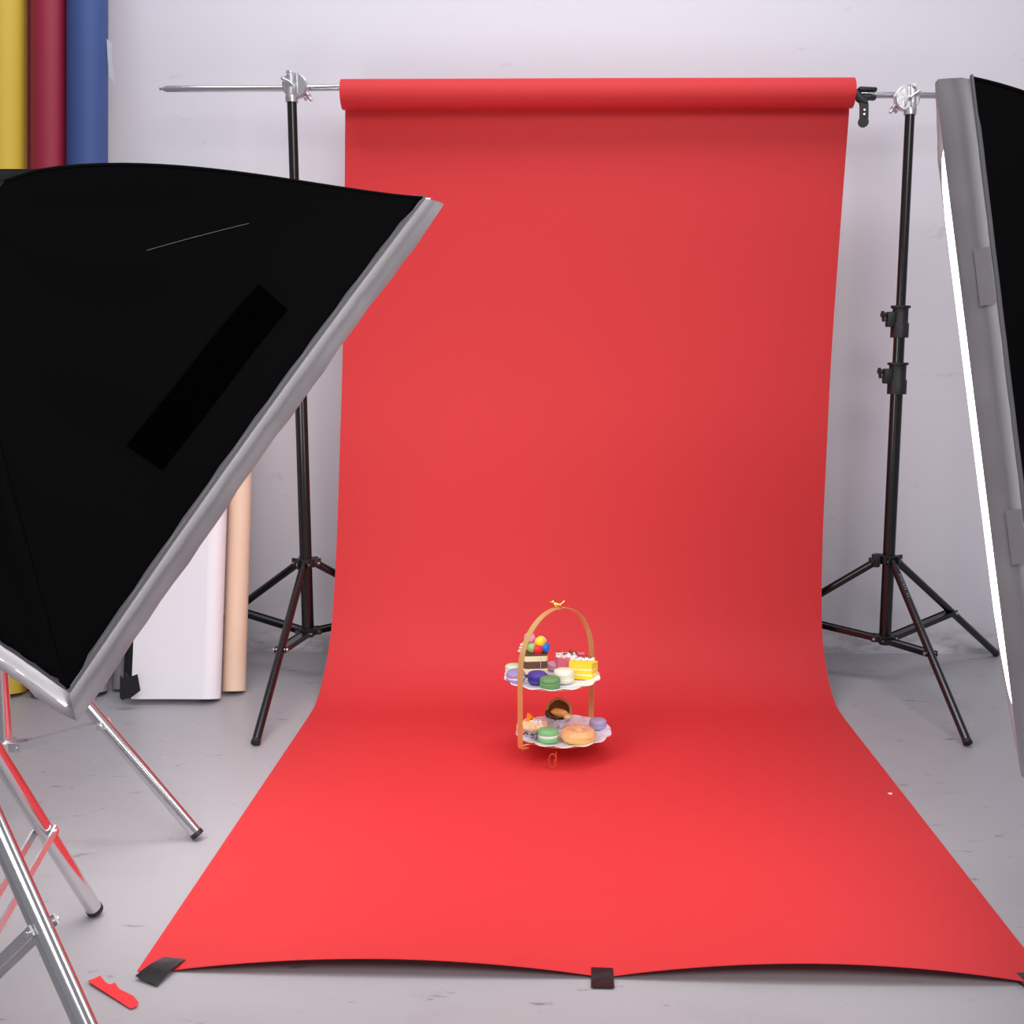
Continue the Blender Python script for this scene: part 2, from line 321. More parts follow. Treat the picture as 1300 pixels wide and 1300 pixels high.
def bar_clamp(t, z, flip):
    """cast clamp head carrying the crossbar, local to the stand axis"""
    bm = B(); Rx = Matrix.Rotation(PI/2, 3, 'X')
    lathe(bm, [(0.0165, -0.010), (0.0165, 0.006)], 24, (0, 0, z))                                     # socket on the pole
    lathe(bm, [(0.0300, -0.010), (0.0325, -0.008), (0.0325, 0.008), (0.0300, 0.010)], 36, (flip*0.007, 0.012, z+0.034), Mx=Rx)
    lathe(bm, [(0.0290, -0.006), (0.0305, -0.004), (0.0305, 0.004), (0.0290, 0.006)], 36, (flip*0.010, -0.004, z+0.030), Mx=Rx)
    box(bm, (-flip*0.003, -0.012, z+0.033), (0.014, 0.010, 0.066), Matrix.Rotation(flip*0.06, 3, 'Y'), 0.002)
    box(bm, (flip*0.016, -0.011, z+0.036), (0.005, 0.006, 0.052), None, 0.001)
    box(bm, (0, 0.045-0.004, z+0.040), (0.030, 0.026, 0.034), None, 0.004)
    h = obj('bar_clamp', bm, 'alu', t)
    bm = B()
    for px, pz in ((-flip*0.016, 0.044), (flip*0.004, 0.032), (-flip*0.002, 0.060)): tube(bm, (px, -0.010, z+pz), (px, -0.026, z+pz), 0.0052, 12, 0.001)
    sweep(bm, [(-flip*0.016, -0.024, z+0.044), (flip*0.0, -0.028, z+0.036), (flip*0.008, -0.026, z+0.030)], 0.0035, 10)
    obj('bolt', bm, 'rivet', h)
    bm = B(); sweep(bm, [(flip*0.020, 0.02, z+0.010), (flip*0.036, 0.015, z+0.016), (flip*0.048, 0.012, z-0.002)], [0.006, 0.0055, 0.004], 12)
    sweep(bm, [(flip*0.030, 0.015, z+0.000), (flip*0.046, 0.012, z+0.012)], [0.004, 0.004], 10)
    obj('wing_handle', bm, 'alu', h)
LS = tripod('backdrop_stand', 'black three-legged stand carrying the crossbar left of the red paper', (-0.690, 3.0, 0), (-91, 29, 149), (0.53, 0.53, 0.53), 0.335, 0.140, 0.0105, 0.285,
            [(0.125, 1.02, 0.0165), (1.0, 1.30, 0.0148), (1.28, 1.566, 0.0125)], 'blackpole', 'blackplastic', 'blackpole', group='backdrop stands')
bar_clamp(LS, 1.566, 1); 
RS = tripod('backdrop_stand', 'black three-legged stand carrying the crossbar right of the red paper', (0.918, 2.985, 0), (-84, 33, 156), (0.505, 0.510, 0.505), 0.352, 0.128, 0.0105, 0.285,
            [(0.112, 0.83, 0.0165), (0.80, 1.02, 0.0148), (1.0, 1.535, 0.0125)], 'blackpole', 'blackplastic', 'blackpole', group='backdrop stands')
RS.name = 'backdrop_stand.001'
bar_clamp(RS, 1.536, -1); lock(RS, 0.845, 0.0165, -1); lock(RS, 0.995, 0.0148, -1)
bm = B(); box(bm, (-0.040, -0.016, 0.352), (0.020, 0.022, 0.036), None, 0.004); box(bm, (-0.052, -0.018, 0.352), (0.010, 0.030, 0.014), None, 0.003); obj('collar_knob', bm, 'blackplastic', RS)
# pale printed strip on the front leg of the right stand
d = Vector((math.cos(math.radians(-84)), math.sin(math.radians(-84)), 0)); top = d*0.028+Vector((0, 0, 0.348)); ft = d*0.505+Vector((0, 0, 0.008)); dl = (ft-top).normalized(); nn = Vector((-d.y, d.x, 0)); on = nn.cross(dl); on = on if on.z > 0 else -on
bm = B()
for k, wd in enumerate((5, 4, 5, 4, 6, 3, 5, 0, 5, 4)):
    if wd: box(bm, top+dl*(0.055+0.0085*k)+on*0.0106+nn*0.001, (0.0008, 0.0008, 0.0008)); 
    if wd:
        p = top+dl*(0.055+0.0085*k)+on*0.0104
        strap(bm, [p-nn*0.0025, p+nn*0.0025], dl, 0.004 if wd > 4 else 0.0028, 0.0006)
obj('printed_lettering', bm, 'greypaper', RS)

# black spring clamp at the right end of the roll
sc = thing('spring_clamp', 'black plastic spring clamp gripping the crossbar at the right end of the roll', 'clamp', (0.800, 3.02, 1.578))
bm = B(); Mx = Matrix.Rotation(0.05, 3, 'Y')
box(bm, (0.014, 0.0, 0.019), (0.048, 0.024, 0.011), Mx, 0.004); box(bm, (0.018, 0.0, -0.001), (0.038, 0.022, 0.012), Mx, 0.004)
sweep(bm, [(-0.018, 0, 0.014), (-0.006, -0.006, -0.004), (0.012, -0.008, -0.016)], [0.010, 0.012, 0.010], 14); obj('jaw', bm, 'blackplastic', sc)
bm = B(); pts = [(0.0, 0, 0.0), (0.004, -0.012, -0.022), (0.004, -0.016, -0.052), (0.003, -0.016, -0.068)]
strap(bm, pts, (1, 0, 0), 0.022, 0.008); lathe(bm, [(0.0135, -0.004), (0.0135, 0.004)], 20, (0.003, -0.016, -0.066), Mx=Matrix.Rotation(PI/2, 3, 'X')); hd = obj('handle', bm, 'blackplastic', sc)
for z in (-0.036, -0.047): bm = B(); tube(bm, (0.003, -0.020, z), (0.003, -0.0225, z), 0.0026, 10); obj('rivet', bm, 'rivet', hd)

# ------------------------------------------------------------------ light stands of the left side
NS = tripod('light_stand', 'steel light stand under the left softbox, nearest the camera, cut by the left frame edge', (-0.815, 1.330, 0), (80, -31, 206), (0.367, 0.427, 0.37), 0.575, 0.060, 0.0125, 0.255,
            [(0.03, 0.80, 0.0155), (0.78, 1.075, 0.0125)], 'chrome', 'alu', 'aluflat', True, rhub=0.04, strip=0.013)
FS = tripod('light_stand', 'steel light stand standing behind the left softbox, one leg reaching towards the red paper', (-1.040, 2.0, 0), (-4, 150, 236), (0.368, 0.368, 0.368), 0.43, 0.178, 0.0115, 0.195,
            [(0.165, 0.70, 0.0145), (0.68, 0.98, 0.012)], 'chrome', 'alu', 'aluflat', True, rhub=0.04, strip=0.013)
FS.name = 'light_stand.001'

# ------------------------------------------------------------------ softboxes
def softbox(name, label, Cn, a, e1, dep, hx, hy, lipw, diff, seed, bow=0.004, flare=0.032, bk=0.133, be=1.6, fx=(1, 0.15), top=0.0):
    a = Vector(a).normalized(); e1 = Vector(e1); e1 = (e1-a*e1.dot(a)).normalized(); e2 = e1.cross(a)  # local x=e2, y=e1, z=a
    t = thing(name, label, 'softbox'); e2 = e1.cross(a)
    t.matrix_world = Matrix(((e2.x, e1.x, a.x, Cn[0]), (e2.y, e1.y, a.y, Cn[1]), (e2.z, e1.z, a.z, Cn[2]), (0, 0, 0, 1)))
    rx = 0.085; ry = 0.052; NVv = 26; NUu = 30; rnd = random.Random(seed); ph = [rnd.uniform(0, 6) for _ in range(8)]
    def half(v, h, r): return r+(h-r)*(v+bow*math.sin(PI*v**0.8)*1.6)
    sy_, sx_ = hy-flare, hx-0.002          # the cloth ends a little inside the rim; the lip flares out to it
    def bmp(v, u):
        if v <= 0 or v >= 1: return 0
        f = fx[0] if u < 0 else fx[1]
        f = fx[0]*(1-u)/2+fx[1]*(1+u)/2
        return f*bk*v**0.6*(1-v)**be
    def P(side, s, v):
        z = -dep+(dep-lipw)*v
        X = half(v, sx_, rx); Y = half(v, sy_, ry)
        sag = (1-s*s)*(-0.022*math.sin(PI*min(1, v*1.0))+0.004*math.sin(9*s+ph[0]+7*v)*math.sin(PI*v)+0.0030*math.sin(17*v+ph[1]+6*s)*math.sin(PI*v)) - 0.010*(1-s*s)*v**4
        if side == 0: return Vector((X+sag, s*Y+(bmp(v, 1)*s if s > 0 else 0), z))
        if side == 1: return Vector((-s*X, Y+bmp(v, -s)+sag+top*(1-s*s)*math.sin(PI*v), z))
        if side == 2: return Vector((-X-sag, -s*Y+(-bmp(v, -1)*s if s < 0 else 0), z))
        return Vector((s*X, -Y-sag, z))
    bm = B(); ring = []
    for j in range(NVv+1):
        row = []
        for side in range(4):
            for i in range(NUu): row.append(bm.verts.new(P(side, -1+2*i/NUu, j/NVv)))
        ring.append(row)
    n = 4*NUu
    for j in range(NVv):
        for k in range(n): bm.faces.new((ring[j][k], ring[j][(k+1) % n], ring[j+1][(k+1) % n], ring[j+1][k]))
    sh = obj('cloth_shell', bm, 'nylon', t); md = sh.modifiers.new('thick', 'SOLIDIFY'); md.thickness = 0.0012; md.offset = 1; crisp(sh)
    # seam piping along the four ribs and the rear edge
    for sx, sy in ((1, 1), (1, -1), (-1, -1), (-1, 1)):
        bm = B(); sweep(bm, [Vector((sx*half(v, sx_, rx), sy*(half(v, sy_, ry)+(bmp(v, sx) if sy > 0 else 0)), -dep+(dep-lipw)*v)) for v in [i/24 for i in range(25)]], 0.0028, 8); obj('rib_seam', bm, 'nylon', sh)
    # lip: pale cloth band closing over the front rim, with rounded corners
    bm = B(); L = []
    prof_ = [(0.000, -lipw-0.004), (0.004, -lipw), (0.0055, -lipw*0.75), (0.0045, -lipw*0.4), (0.0035, -0.004), (0.000, 0.0), (-0.006, -0.001), (-0.010, -0.006), (-0.012, -0.014), (-0.013, -0.026)]
    cols = []
    for side in range(4):
        for i in range(NUu): cols.append((side, -1+2*i/NUu))
    for o_, z in prof_:
        row = []
        for side, s in cols:
            cz = max(0, min(1, (z+lipw)/lipw)); fl = flare*(1-cz)**1.1; sg = (1-s*s)*(-0.010)
            cr = abs(s)**14*0.010                          # puckered corners pull in a little
            wob = 0.0012*math.sin(34*s+ph[2]+side)+0.0016*math.sin(11*s+ph[3])*max(0, cz)
            X = hx+o_-cr*0.5-0.002*(1-cz); Y = hy+o_-cr*0.5-fl; e = sg+wob*(1-s**8)
            if side == 0: p = (X+e, s*Y, z)
            elif side == 1: p = (-s*X, Y+e, z)
            elif side == 2: p = (-X-e, -s*Y, z)
            else: p = (s*X, -Y-e, z)
            row.append(bm.verts.new(p))
        L.append(row)
    for j in range(len(L)-1):
        for k in range(n): bm.faces.new((L[j][k], L[j][(k+1) % n], L[j+1][(k+1) % n], L[j+1][k]))
    lp = obj('front_lip', bm, 'lip', t)
    bm = B(); sweep(bm, [Vector(((1 if side == 0 else -1 if side == 2 else -s if side == 1 else s)*(hx+0.0025+((1-s*s)*-0.010 if side in (0, 2) else 0)),
                               (s if side == 0 else 1 if side == 1 else -s if side == 2 else -1)*(hy-flare+0.0025+((1-s*s)*-0.010 if side in (1, 3) else 0)), -lipw)) for side, s in cols], 0.0022, 8, closed=True)
    obj('hem', bm, 'lip', lp)
    # diffuser cloth, bulging a touch
    bm = B(); N = 16; g = []
    for j in range(N+1):
        row = []
        for i in range(N+1):
            u, v = -1+2*i/N, -1+2*j/N; row.append(bm.verts.new(((hx-0.012-0.010*(1-v*v))*u, (hy-0.012-0.010*(1-u*u))*v, -0.022+0.0245*(1-u**6)*(1-v**20))))
        g.append(row)
    for j in range(N):
        for i in range(N): bm.faces.new((g[j][i], g[j][i+1], g[j+1][i+1], g[j+1][i]))
    df = obj('diffuser', bm, diff, t)
    # speed ring and lamp head
    bm = B(); lathe(bm, [(0.060, -dep-0.012), (0.072, -dep-0.012), (0.080, -dep-0.006), (0.080, -dep+0.004), (0.072, -dep+0.010), (0.060, -dep+0.010)], 40); obj('speed_ring', bm, 'alu', t)
    bm = B(); lathe(bm, [(0.050, -dep-0.200), (0.058, -dep-0.196), (0.058, -dep-0.02), (0.064, -dep-0.014), (0.064, -dep)], 32); lh = obj('lamp_head', bm, 'blackplastic', t)
    bm = B(); tube(bm, (0, -0.052, -dep-0.10), (0, -0.085, -dep-0.10), 0.016, 18, 0.002); obj('swivel', bm, 'blackplastic', lh)
    return t, P, sh, lp
LB, PL, shL, lipL = softbox('softbox', 'large black softbox at the left, a long black tape strip on its side', (-0.616, 1.695, 0.840), (0.386, 0.665, -0.639), (0.473, 0.452, 0.756), 0.40, 0.30, 0.45, 0.042, 'diffuser', 3)
RB, PR, shR, lipR = softbox('softbox', 'black softbox at the right frame edge seen side on, pale lip towards the paper', (0.636, 1.680, 0.809), (-0.931, 0.324, -0.169), (-0.159, 0.058, 0.986), 0.40, 0.30, 0.45, 0.042, 'diffuser_dim', 11, flare=0.011, bk=0.26, be=1.0, fx=(1, 1), top=0.045)
RB.name = 'softbox.001'
def on_face(P, side, x_or_z, s, lift=0.0015):
    """point of a shell side at depth z (local) and along-edge coordinate y (metres)"""
    z, y = x_or_z; v = (z+0.40)/(0.358); v = max(0, min(1, v)); p1 = P(side, 0.0, v); h = abs(P(side, 1.0, v).y if side in (0, 2) else P(side, 1.0, v).x)
    q = P(side, max(-1, min(1, (y if side == 0 else -y)/h)), v); return q
def face_strip(P, side, c0, c1, wd, parent, name, m, nseg=20, lift=0.0016):
    """tape laid on the cloth along c0 -> c1, both (z, y) in the shell's own frame"""
    bm = B(); d = Vector((c1[0]-c0[0], c1[1]-c0[1])); Ln = d.length; d.normalize(); n = Vector((-d.y, d.x)); rows = []
    sgn = 1 if side in (0,) else -1
    for i in range(nseg+1):
        c = Vector(c0)+d*Ln*i/nseg; row = []
        for k in (-1, -0.33, 0.33, 1):
            q = c+n*k*wd/2; p = on_face(P, side, (q.x, q.y), 0); p.x += sgn*lift*1.2; p.z += -lift*0.5; row.append(bm.verts.new(p))
        rows.append(row)
    for a, b in zip(rows[:-1], rows[1:]):
        for k in range(3): bm.faces.new((a[k], a[k+1], b[k+1], b[k]))
    o = obj(name, bm, m, parent); md = o.modifiers.new('thick', 'SOLIDIFY'); md.thickness = 0.0006; md.offset = 0; crisp(o); return o
face_strip(PL, 2, (-0.108, 0.150), (-0.113, -0.130), 0.044, LB, 'tape_strip', 'velvet')
bm = B(); pts = []
for i in range(15):
    t_ = i/14; z = -0.248+(0.066)*t_; y = 0.082+0.117*t_; p = on_face(PL, 2, (z, y), 0); p.x -= 0.004+0.002*math.sin(PI*t_); pts.append(p)
sweep(bm, pts, 0.00028, 6); obj('loose_thread', bm, 'greypaper', LB)
# hook-tape patches on the right lip (near long side is local -x there)
def lip_patch(parent, side, y0, y1):
    bm = B(); sx = 1 if side == 0 else -1; rows = []
    for i in range(9):
        y = y0+(y1-y0)*i/8; sg = (1-(y/0.45)**2)*-0.010; row = []
        for o_, z in ((0.0055, -0.039), (0.0068, -0.030), (0.0062, -0.020)): row.append(bm.verts.new((sx*(0.30+o_+sg+0.0008), y, z)))
        rows.append(row)
    for a, b in zip(rows[:-1], rows[1:]):
        for k in range(2): bm.faces.new((a[k], a[k+1], b[k+1], b[k]))
    o = obj('hook_tape_patch', bm, 'patch', parent); md = o.modifiers.new('thick', 'SOLIDIFY'); md.thickness = 0.0008; md.offset = 0; crisp(o)
SIDE_R = 0
lip_patch(RB, SIDE_R, 0.165, 0.235); lip_patch(RB, SIDE_R, -0.165, -0.095)

# ------------------------------------------------------------------ paper rolls leaning on the wall
def lean_roll(name, label, x, y0, r, L, slope, m, sheet=None, cap='card', group='stored paper rolls leaning on the wall'):
    t = thing(name, label, 'paper roll', (x, y0, 0.0), (-math.atan(slope), 0, 0), group)
    z0 = r*math.sin(math.atan(slope))+0.001
    seg = 44; bm = B(); rings = []
    for z, rr in ((z0, r*0.55), (z0, r), (z0+L, r), (z0+L, r*0.55)):
        rings.append([bm.verts.new((rr*math.cos(2*PI*k/seg), rr*math.sin(2*PI*k/seg), z)) for k in range(seg)])
    for i in range(3):
        for k in range(seg): bm.faces.new((rings[i][k], rings[i][(k+1) % seg], rings[i+1][(k+1) % seg], rings[i+1][k]))
    obj('rolled_paper', bm, m, t)
    bm = B(); lathe(bm, [(r*0.45, z0+0.002), (r*0.56, z0+0.002), (r*0.56, z0+L-0.002), (r*0.45, z0+L-0.002)], 28); obj('core_tube', bm, cap, t)
    if sheet:
        x0, x1, yb, ss, mm = sheet; bm = B(); N = 16; g = []
        for j in range(2):
            row = []
            for i in range(N+1):
                u = i/N; xx = x0+(x1-x0)*u; yy = yb+ss*math.sin(PI*u); row.append(bm.verts.new((xx, yy, z0+j*L)))
            g.append(row)
        for i in range(N): bm.faces.new((g[0][i], g[0][i+1], g[1][i+1], g[1][i]))
        o = obj('loose_flap', bm, mm, t); md = o.modifiers.new('thick', 'SOLIDIFY'); md.thickness = 0.0008; md.offset = 0; crisp(o)
    return t
lean_roll('paper_roll', 'tall yellow paper roll leaning in the upper left corner', -1.475, 2.855, 0.052, 2.62, 0.142, 'yellow')
r2 = lean_roll('paper_roll', 'tall crimson paper roll leaning between the yellow and blue rolls', -1.3575, 2.855, 0.045, 2.62, 0.142, 'crimson', (-0.064, 0.0, 0.010, 0.0, 'maroon'))
r3 = lean_roll('paper_roll', 'tall blue paper roll leaning, rightmost of the coloured rolls at upper left', -1.2575, 2.86, 0.052, 2.62, 0.142, 'blue', cap='greypaper')
bm = B(); lathe(bm, [(0.0522, 0.010), (0.0530, 0.012), (0.0528, 0.050), (0.0522, 0.056)], 36); obj('plastic_end_wrap', bm, 'cleartape', r3)
r4 = lean_roll('paper_roll', 'short white paper roll leaning, loose flap hanging to its left', -0.915, 2.800, 0.034, 1.33, 0.25, 'white', (-0.188, 0.0, -0.034, 0.004, 'white'))
r5 = lean_roll('paper_roll', 'short tan paper roll leaning right of the white roll', -0.866, 2.870, 0.031, 1.33, 0.25, 'tan')
r6 = lean_roll('paper_roll', 'thin black paper roll behind the left edge of the white flap', -1.130, 2.842, 0.022, 1.33, 0.25, 'blackpaper', cap='blackpaper')
r7 = lean_roll('paper_roll', 'short grey paper roll behind the black roll beside the white flap', -1.180, 2.895, 0.022, 1.33, 0.22, 'greypaper')
# clear tape on the blue roll's right side
bm = B(); slab(bm, [(0, 0), (0.014, -0.012), (0.010, -0.060), (0.018, -0.112), (0.002, -0.098), (0.000, -0.05)], 0.0008, lambda u, v, t_: Vector((u, 0.0-t_, v)))
o = obj('clear_tape', bm, 'cleartape'); o.location = (-1.197, 3.085, 1.735); tag(o, 'torn scrap of clear tape sticking out from the right side of the blue roll', 'tape')
# black tape at the foot of the white flap
bm = B(); slab(bm, [(0, 0.012), (0.008, 0.004), (0.016, 0.018), (0.024, 0.006), (0.044, 0.014), (0.052, -0.028), (0.034, -0.044), (0.010, -0.052), (0.002, -0.046)], 0.0012, lambda u, v, t_: Vector((u, -t_-0.006*math.sin(u*80), v)))
o = obj('tape', bm, 'gaffer'); o.location = (-1.118, 2.742, 0.078); o.rotation_euler = (-0.24, 0, 0); tag(o, 'crumpled black tape patch at the lower left edge of the white flap', 'tape')

# ------------------------------------------------------------------ tapes and scraps on the floor
def floor_piece(name, pts, m, label, cat, z=0.002, th=0.0005, hump=None, group=None):
    """sheet outline given in floor metres, finely subdivided so it can curl"""
    cx = sum(p[0] for p in pts)/len(pts); cy = sum(p[1] for p in pts)/len(pts); bm = B()
    vs_ = [bm.verts.new((p[0]-cx, p[1]-cy, 0)) for p in pts]; bm.faces.new(vs_); bmesh.ops.triangulate(bm, faces=bm.faces)
    bmesh.ops.subdivide_edges(bm, edges=bm.edges, cuts=3, use_grid_fill=True)
    for v in bm.verts: v.co.z = hump(v.co.x+cx, v.co.y+cy) if hump else 0
    o = obj(name, bm, m); o.location = (cx, cy, z); md = o.modifiers.new('t', 'SOLIDIFY'); md.thickness = th; md.offset = 1; crisp(o)
    return tag(o, label, cat, group)
floor_piece('tape', [(-0.616, 1.505), (-0.577, 1.486), (-0.557, 1.552), (-0.593, 1.562)], 'gaffer', 'slanted black tape holding the front left corner of the red paper', 'tape', 0.0025,
            hump=lambda x, y: 0.006*max(0, math.sin((y-1.485)*38)), group='floor tapes')
o = floor_piece('tape', [(0.054, 1.486), (0.088, 1.485), (0.088, 1.531), (0.056, 1.533)], 'gaffer', 'small square black tape at the middle of the red paper front edge', 'tape', 0.0025,
            hump=lambda x, y: 0.004*max(0, math.sin((y-1.50)*60)), group='floor tapes')
o = floor_piece('tape', [(0.676, 1.522), (0.715, 1.525), (0.735, 1.470), (0.693, 1.462), (0.682, 1.504)], 'gaffer', 'black tape at the front right corner of the red paper, cut by the frame', 'tape', 0.0025,
            hump=lambda x, y: 0.003, group='floor tapes')
floor_piece('paper_scrap', [(-0.682, 1.495), (-0.671, 1.513), (-0.655, 1.495), (-0.647, 1.490), (-0.641, 1.493), (-0.628, 1.477), (-0.601, 1.459), (-0.588, 1.444), (-0.588, 1.435), (-0.595, 1.431), (-0.633, 1.459)], 'scrap',
            'torn strip of red paper lying on the grey floor beside the left black tape', 'paper scrap', 0.002, hump=lambda x, y: 0.004*abs(math.sin((x+y)*30)))
floor_piece('paper_crumb', [(0.699, 2.203), (0.708, 2.203), (0.706, 2.196), (0.700, 2.197)], 'white', 'tiny white crumb lying on the red paper near its right edge', 'crumb', 0.003, th=0.002)

# ------------------------------------------------------------------ two-tier stand
TS = thing('tiered_cake_stand', 'two-tier cake stand with a gold arched handle and lacy white plates on the red paper', 'cake stand', (0.005, 2.43, 0.0018))
def T(x, y, z): return Vector((x-0.005, y-2.43, z-0.0018))
ua = Vector((0.080, 0.082, 0)); ud = ua.normalized(); un = Vector((-ud.y, ud.x, 0)); HB = 0.1165
bm = B(); pts = []
zb = 0.042
for s_ in range(4): pts.append(-ud*(HB-0.020+0.006*s_)+Vector((0, 0, zb-0.0005*(4-s_))))
pts.append(-ud*HB+Vector((0, 0, zb+0.006)))
for k in range(8): pts.append(-ud*HB+Vector((0, 0, zb+0.02+0.155*k/8)))
for k in range(25):
    th_ = PI*k/24; pts.append(-ud*HB*math.cos(th_)+Vector((0, 0, 0.205+0.137*math.sin(th_)**0.92)))
for k in range(8): pts.append(ud*HB+Vector((0, 0, 0.195-0.155*(k+1)/8)))
pts.append(ud*HB+Vector((0, 0, zb+0.006)))
for s_ in range(4): pts.append(ud*(HB-0.003-0.006*s_)+Vector((0, 0, zb-0.001)))
strap(bm, pts, un, 0.0150, 0.0018); obj('arched_handle', bm, 'gold', TS)
def ringw(cx, cy, z, r, name, m='gold', wr=0.0016):
    bm = B(); sweep(bm, [(cx+r*math.cos(2*PI*k/48), cy+r*math.sin(2*PI*k/48), z) for k in range(48)], wr, 8, closed=True)
    return bm
for cx, z in ((-0.010, 0.1780), (0.012, 0.0480)):
    bm = ringw(cx, 0, z, 0.095, 'ring'); 
    for s in (-1, 1): tube(bm, Vector((cx, 0, z))+ud*s*0.095, ud*s*HB+Vector((0, 0, z)), 0.0016, 8)
    obj('support_ring', bm, 'gold', TS)
def plate(cx, z0):
    NS_ = 240; prof_ = [(0.0, 0.004), (0.03, 0.004), (0.060, 0.004), (0.074, 0.0045), (0.082, 0.0060), (0.092, 0.0085), (0.100, 0.0105), (0.106, 0.0120), (0.1100, 0.0130), (0.1105, 0.0118), (0.106, 0.0098), (0.092, 0.0058), (0.080, 0.0028), (0.070, 0.0005), (0.045, 0.0), (0.0, 0.0)]
    bm = B(); rings = []
    def sc(a): 
        return 0.955+0.040*abs(math.sin(7*a))**0.7+0.010*abs(math.sin(28*a))
    for r, z in prof_:
        k = max(0, (r-0.080)/0.030); 
        if r == 0: rings.append([bm.verts.new((cx, 0, z0+z))]); continue
        ring = []
        for i in range(NS_):
            a = 2*PI*i/NS_; rr = r*((1-k)+k*sc(a)); zz = z+k*0.0012*math.cos(14*a); ring.append(bm.verts.new((cx+rr*math.cos(a), rr*math.sin(a), z0+zz)))
        rings.append(ring)
    for i in range(len(rings)-1):
        a, b = rings[i], rings[i+1]
        for k in range(NS_):
            k2 = (k+1) % NS_
            if len(a) == 1: bm.faces.new((a[0], b[k2], b[k]))
            elif len(b) == 1: bm.faces.new((a[k], a[k2], b[0]))
            else: bm.faces.new((a[k], a[k2], b[k2], b[k]))
    return obj('plate', bm, 'china', TS)
plate(-0.011, 0.1725); plate(0.0155, 0.0425)
UZ, LZ = 0.1800, 0.0500       # plate wells in world z
for a in (262, 48, 130):
    a = math.radians(a); c = Vector((0.012+0.098*math.cos(a), 0.098*math.sin(a), 0)); tdir = Vector((1, 0, 0)) if abs(math.degrees(a)-262) < 1 else Vector((-math.sin(a), math.cos(a), 0))
    pts = [c+Vector((0, 0, 0.040)), c+Vector((0, 0, 0.030))-tdir*0.0]
    for k in range(15):
        th_ = 2*PI*k/14*0.97; pts.append(c-tdir*0.008+Vector((0, 0, 0.0185))+tdir*0.008*math.cos(th_)-Vector((0, 0, 1))*0.0165*math.sin(th_))
    for k in range(4): pts.append(c-tdir*(0.004-0.0005*k)+Vector((0, 0, 0.020-0.003*k)))
    bm = B(); sweep(bm, catmull(pts, 3), 0.0014, 8); obj('curled_foot', bm, 'copper', TS)
# bird finial
bm = B(); bz = 0.3415
Mb = Matrix.Rotation(-0.5, 3, 'Y')
blob(bm, (0.000, 0, bz+0.0075), (0.0100, 0.0062, 0.0062), 3, Matrix.Rotation(0.35, 3, 'Y')); blob(bm, (-0.0095, 0, bz+0.0145), (0.0046, 0.0042, 0.0044), 3)
sweep(bm, [(-0.0125, 0, bz+0.0148), (-0.0165, 0, bz+0.0140)], [0.0016, 0.0003], 8); sweep(bm, [(-0.009, 0, bz+0.012), (-0.005, 0, bz+0.009)], [0.0034, 0.0045], 10)
sweep(bm, [(0.005, 0, bz+0.006), (0.011, 0, bz+0.011), (0.0175, 0, bz+0.0165)], [0.0040, 0.0032, 0.0034], 10)
for s in (-1, 1): blob(bm, (0.002, s*0.0042, bz+0.0085), (0.0072, 0.0014, 0.0036), 2, Matrix.Rotation(0.2, 3, 'Y'))
for s in (-1, 1): sweep(bm, [(0.000, s*0.002, bz+0.004), (0.000, s*0.002, bz-0.0005)], 0.0011, 8)
sweep(bm, [(-0.004, 0, bz-0.0012), (0.007, 0, bz-0.001)], 0.0026, 10); obj('bird_finial', bm, 'brightgold', TS)

# ------------------------------------------------------------------ pastries
def macaron(label, x, y, z, top, fill, r=0.0215, h=0.024, tilt=(0, 0), rot=0, group='macarons'):
    t = thing('macaron', label, 'macaron', (x, y, z+0.0003), (tilt[0], tilt[1], rot), group)
    sh_ = h*0.40; f = lambda a, rr, zz: 1+0.006*math.sin(17*a+3*zz)
    bm = B(); lathe(bm, [(r*0.55, 0.0), (r*0.86, 0.0012), (r*0.97, sh_*0.45), (r, sh_*0.80), (r*0.99, sh_*0.92), (r*0.93, sh_)], 40, fr=f); obj('shell', bm, top, t)
    bm = B(); lathe(bm, [(r*0.90, sh_-0.0002), (r*0.945, h*0.46), (r*0.945, h*0.54), (r*0.90, h-sh_+0.0002)], 40); obj('filling', bm, fill, t)
    bm = B(); lathe(bm, [(r*0.93, h-sh_), (r*0.99, h-sh_+sh_*0.08), (r, h-sh_*0.80), (r*0.965, h-sh_*0.40), (r*0.85, h-sh_*0.12), (r*0.55, h+0.0006), (0.002, h+0.0010)], 40, fr=f); obj('shell', bm, top, t)
    return t
G1 = 'macarons on the stand'
macaron('pale mint macaron at the back left of the upper plate', -0.095, 2.470, UZ, 'mac_mint', 'cream', 0.0205, 0.020, group=G1)
macaron('lavender macaron with white filling at the front left of the upper plate', -0.0870, 2.392, UZ+0.003, 'mac_lavender', 'fill_white', 0.0215, 0.026, (0.1, -0.05), group=G1)
macaron('indigo blue macaron on the upper plate', -0.0395, 2.392, UZ, 'mac_indigo', 'fill_violet', 0.0215, 0.026, group=G1)
macaron('dark sage green macaron at the front of the upper plate', -0.0105, 2.352, UZ+0.001, 'mac_sage', 'fill_green', 0.0235, 0.025, group=G1)
macaron('thick cream white macaron on the upper plate', 0.0200, 2.400, UZ, 'mac_cream', 'mac_cream', 0.0235, 0.030, group=G1)
macaron('faint pink macaron lying behind the cream one on the upper plate', 0.001, 2.497, UZ, 'mac_pink', 'mac_pink', 0.0185, 0.018, group=G1)
macaron('light green macaron with white filling at the front of the lower plate', -0.0145, 2.373, LZ, 'mac_green', 'fill_white', 0.0240, 0.030, (-0.05, 0), group=G1)
macaron('pale lilac macaron behind the doughnut on the lower plate', 0.100, 2.460, LZ+0.001, 'mac_lilac', 'mac_lilac', 0.0200, 0.022, group=G1)

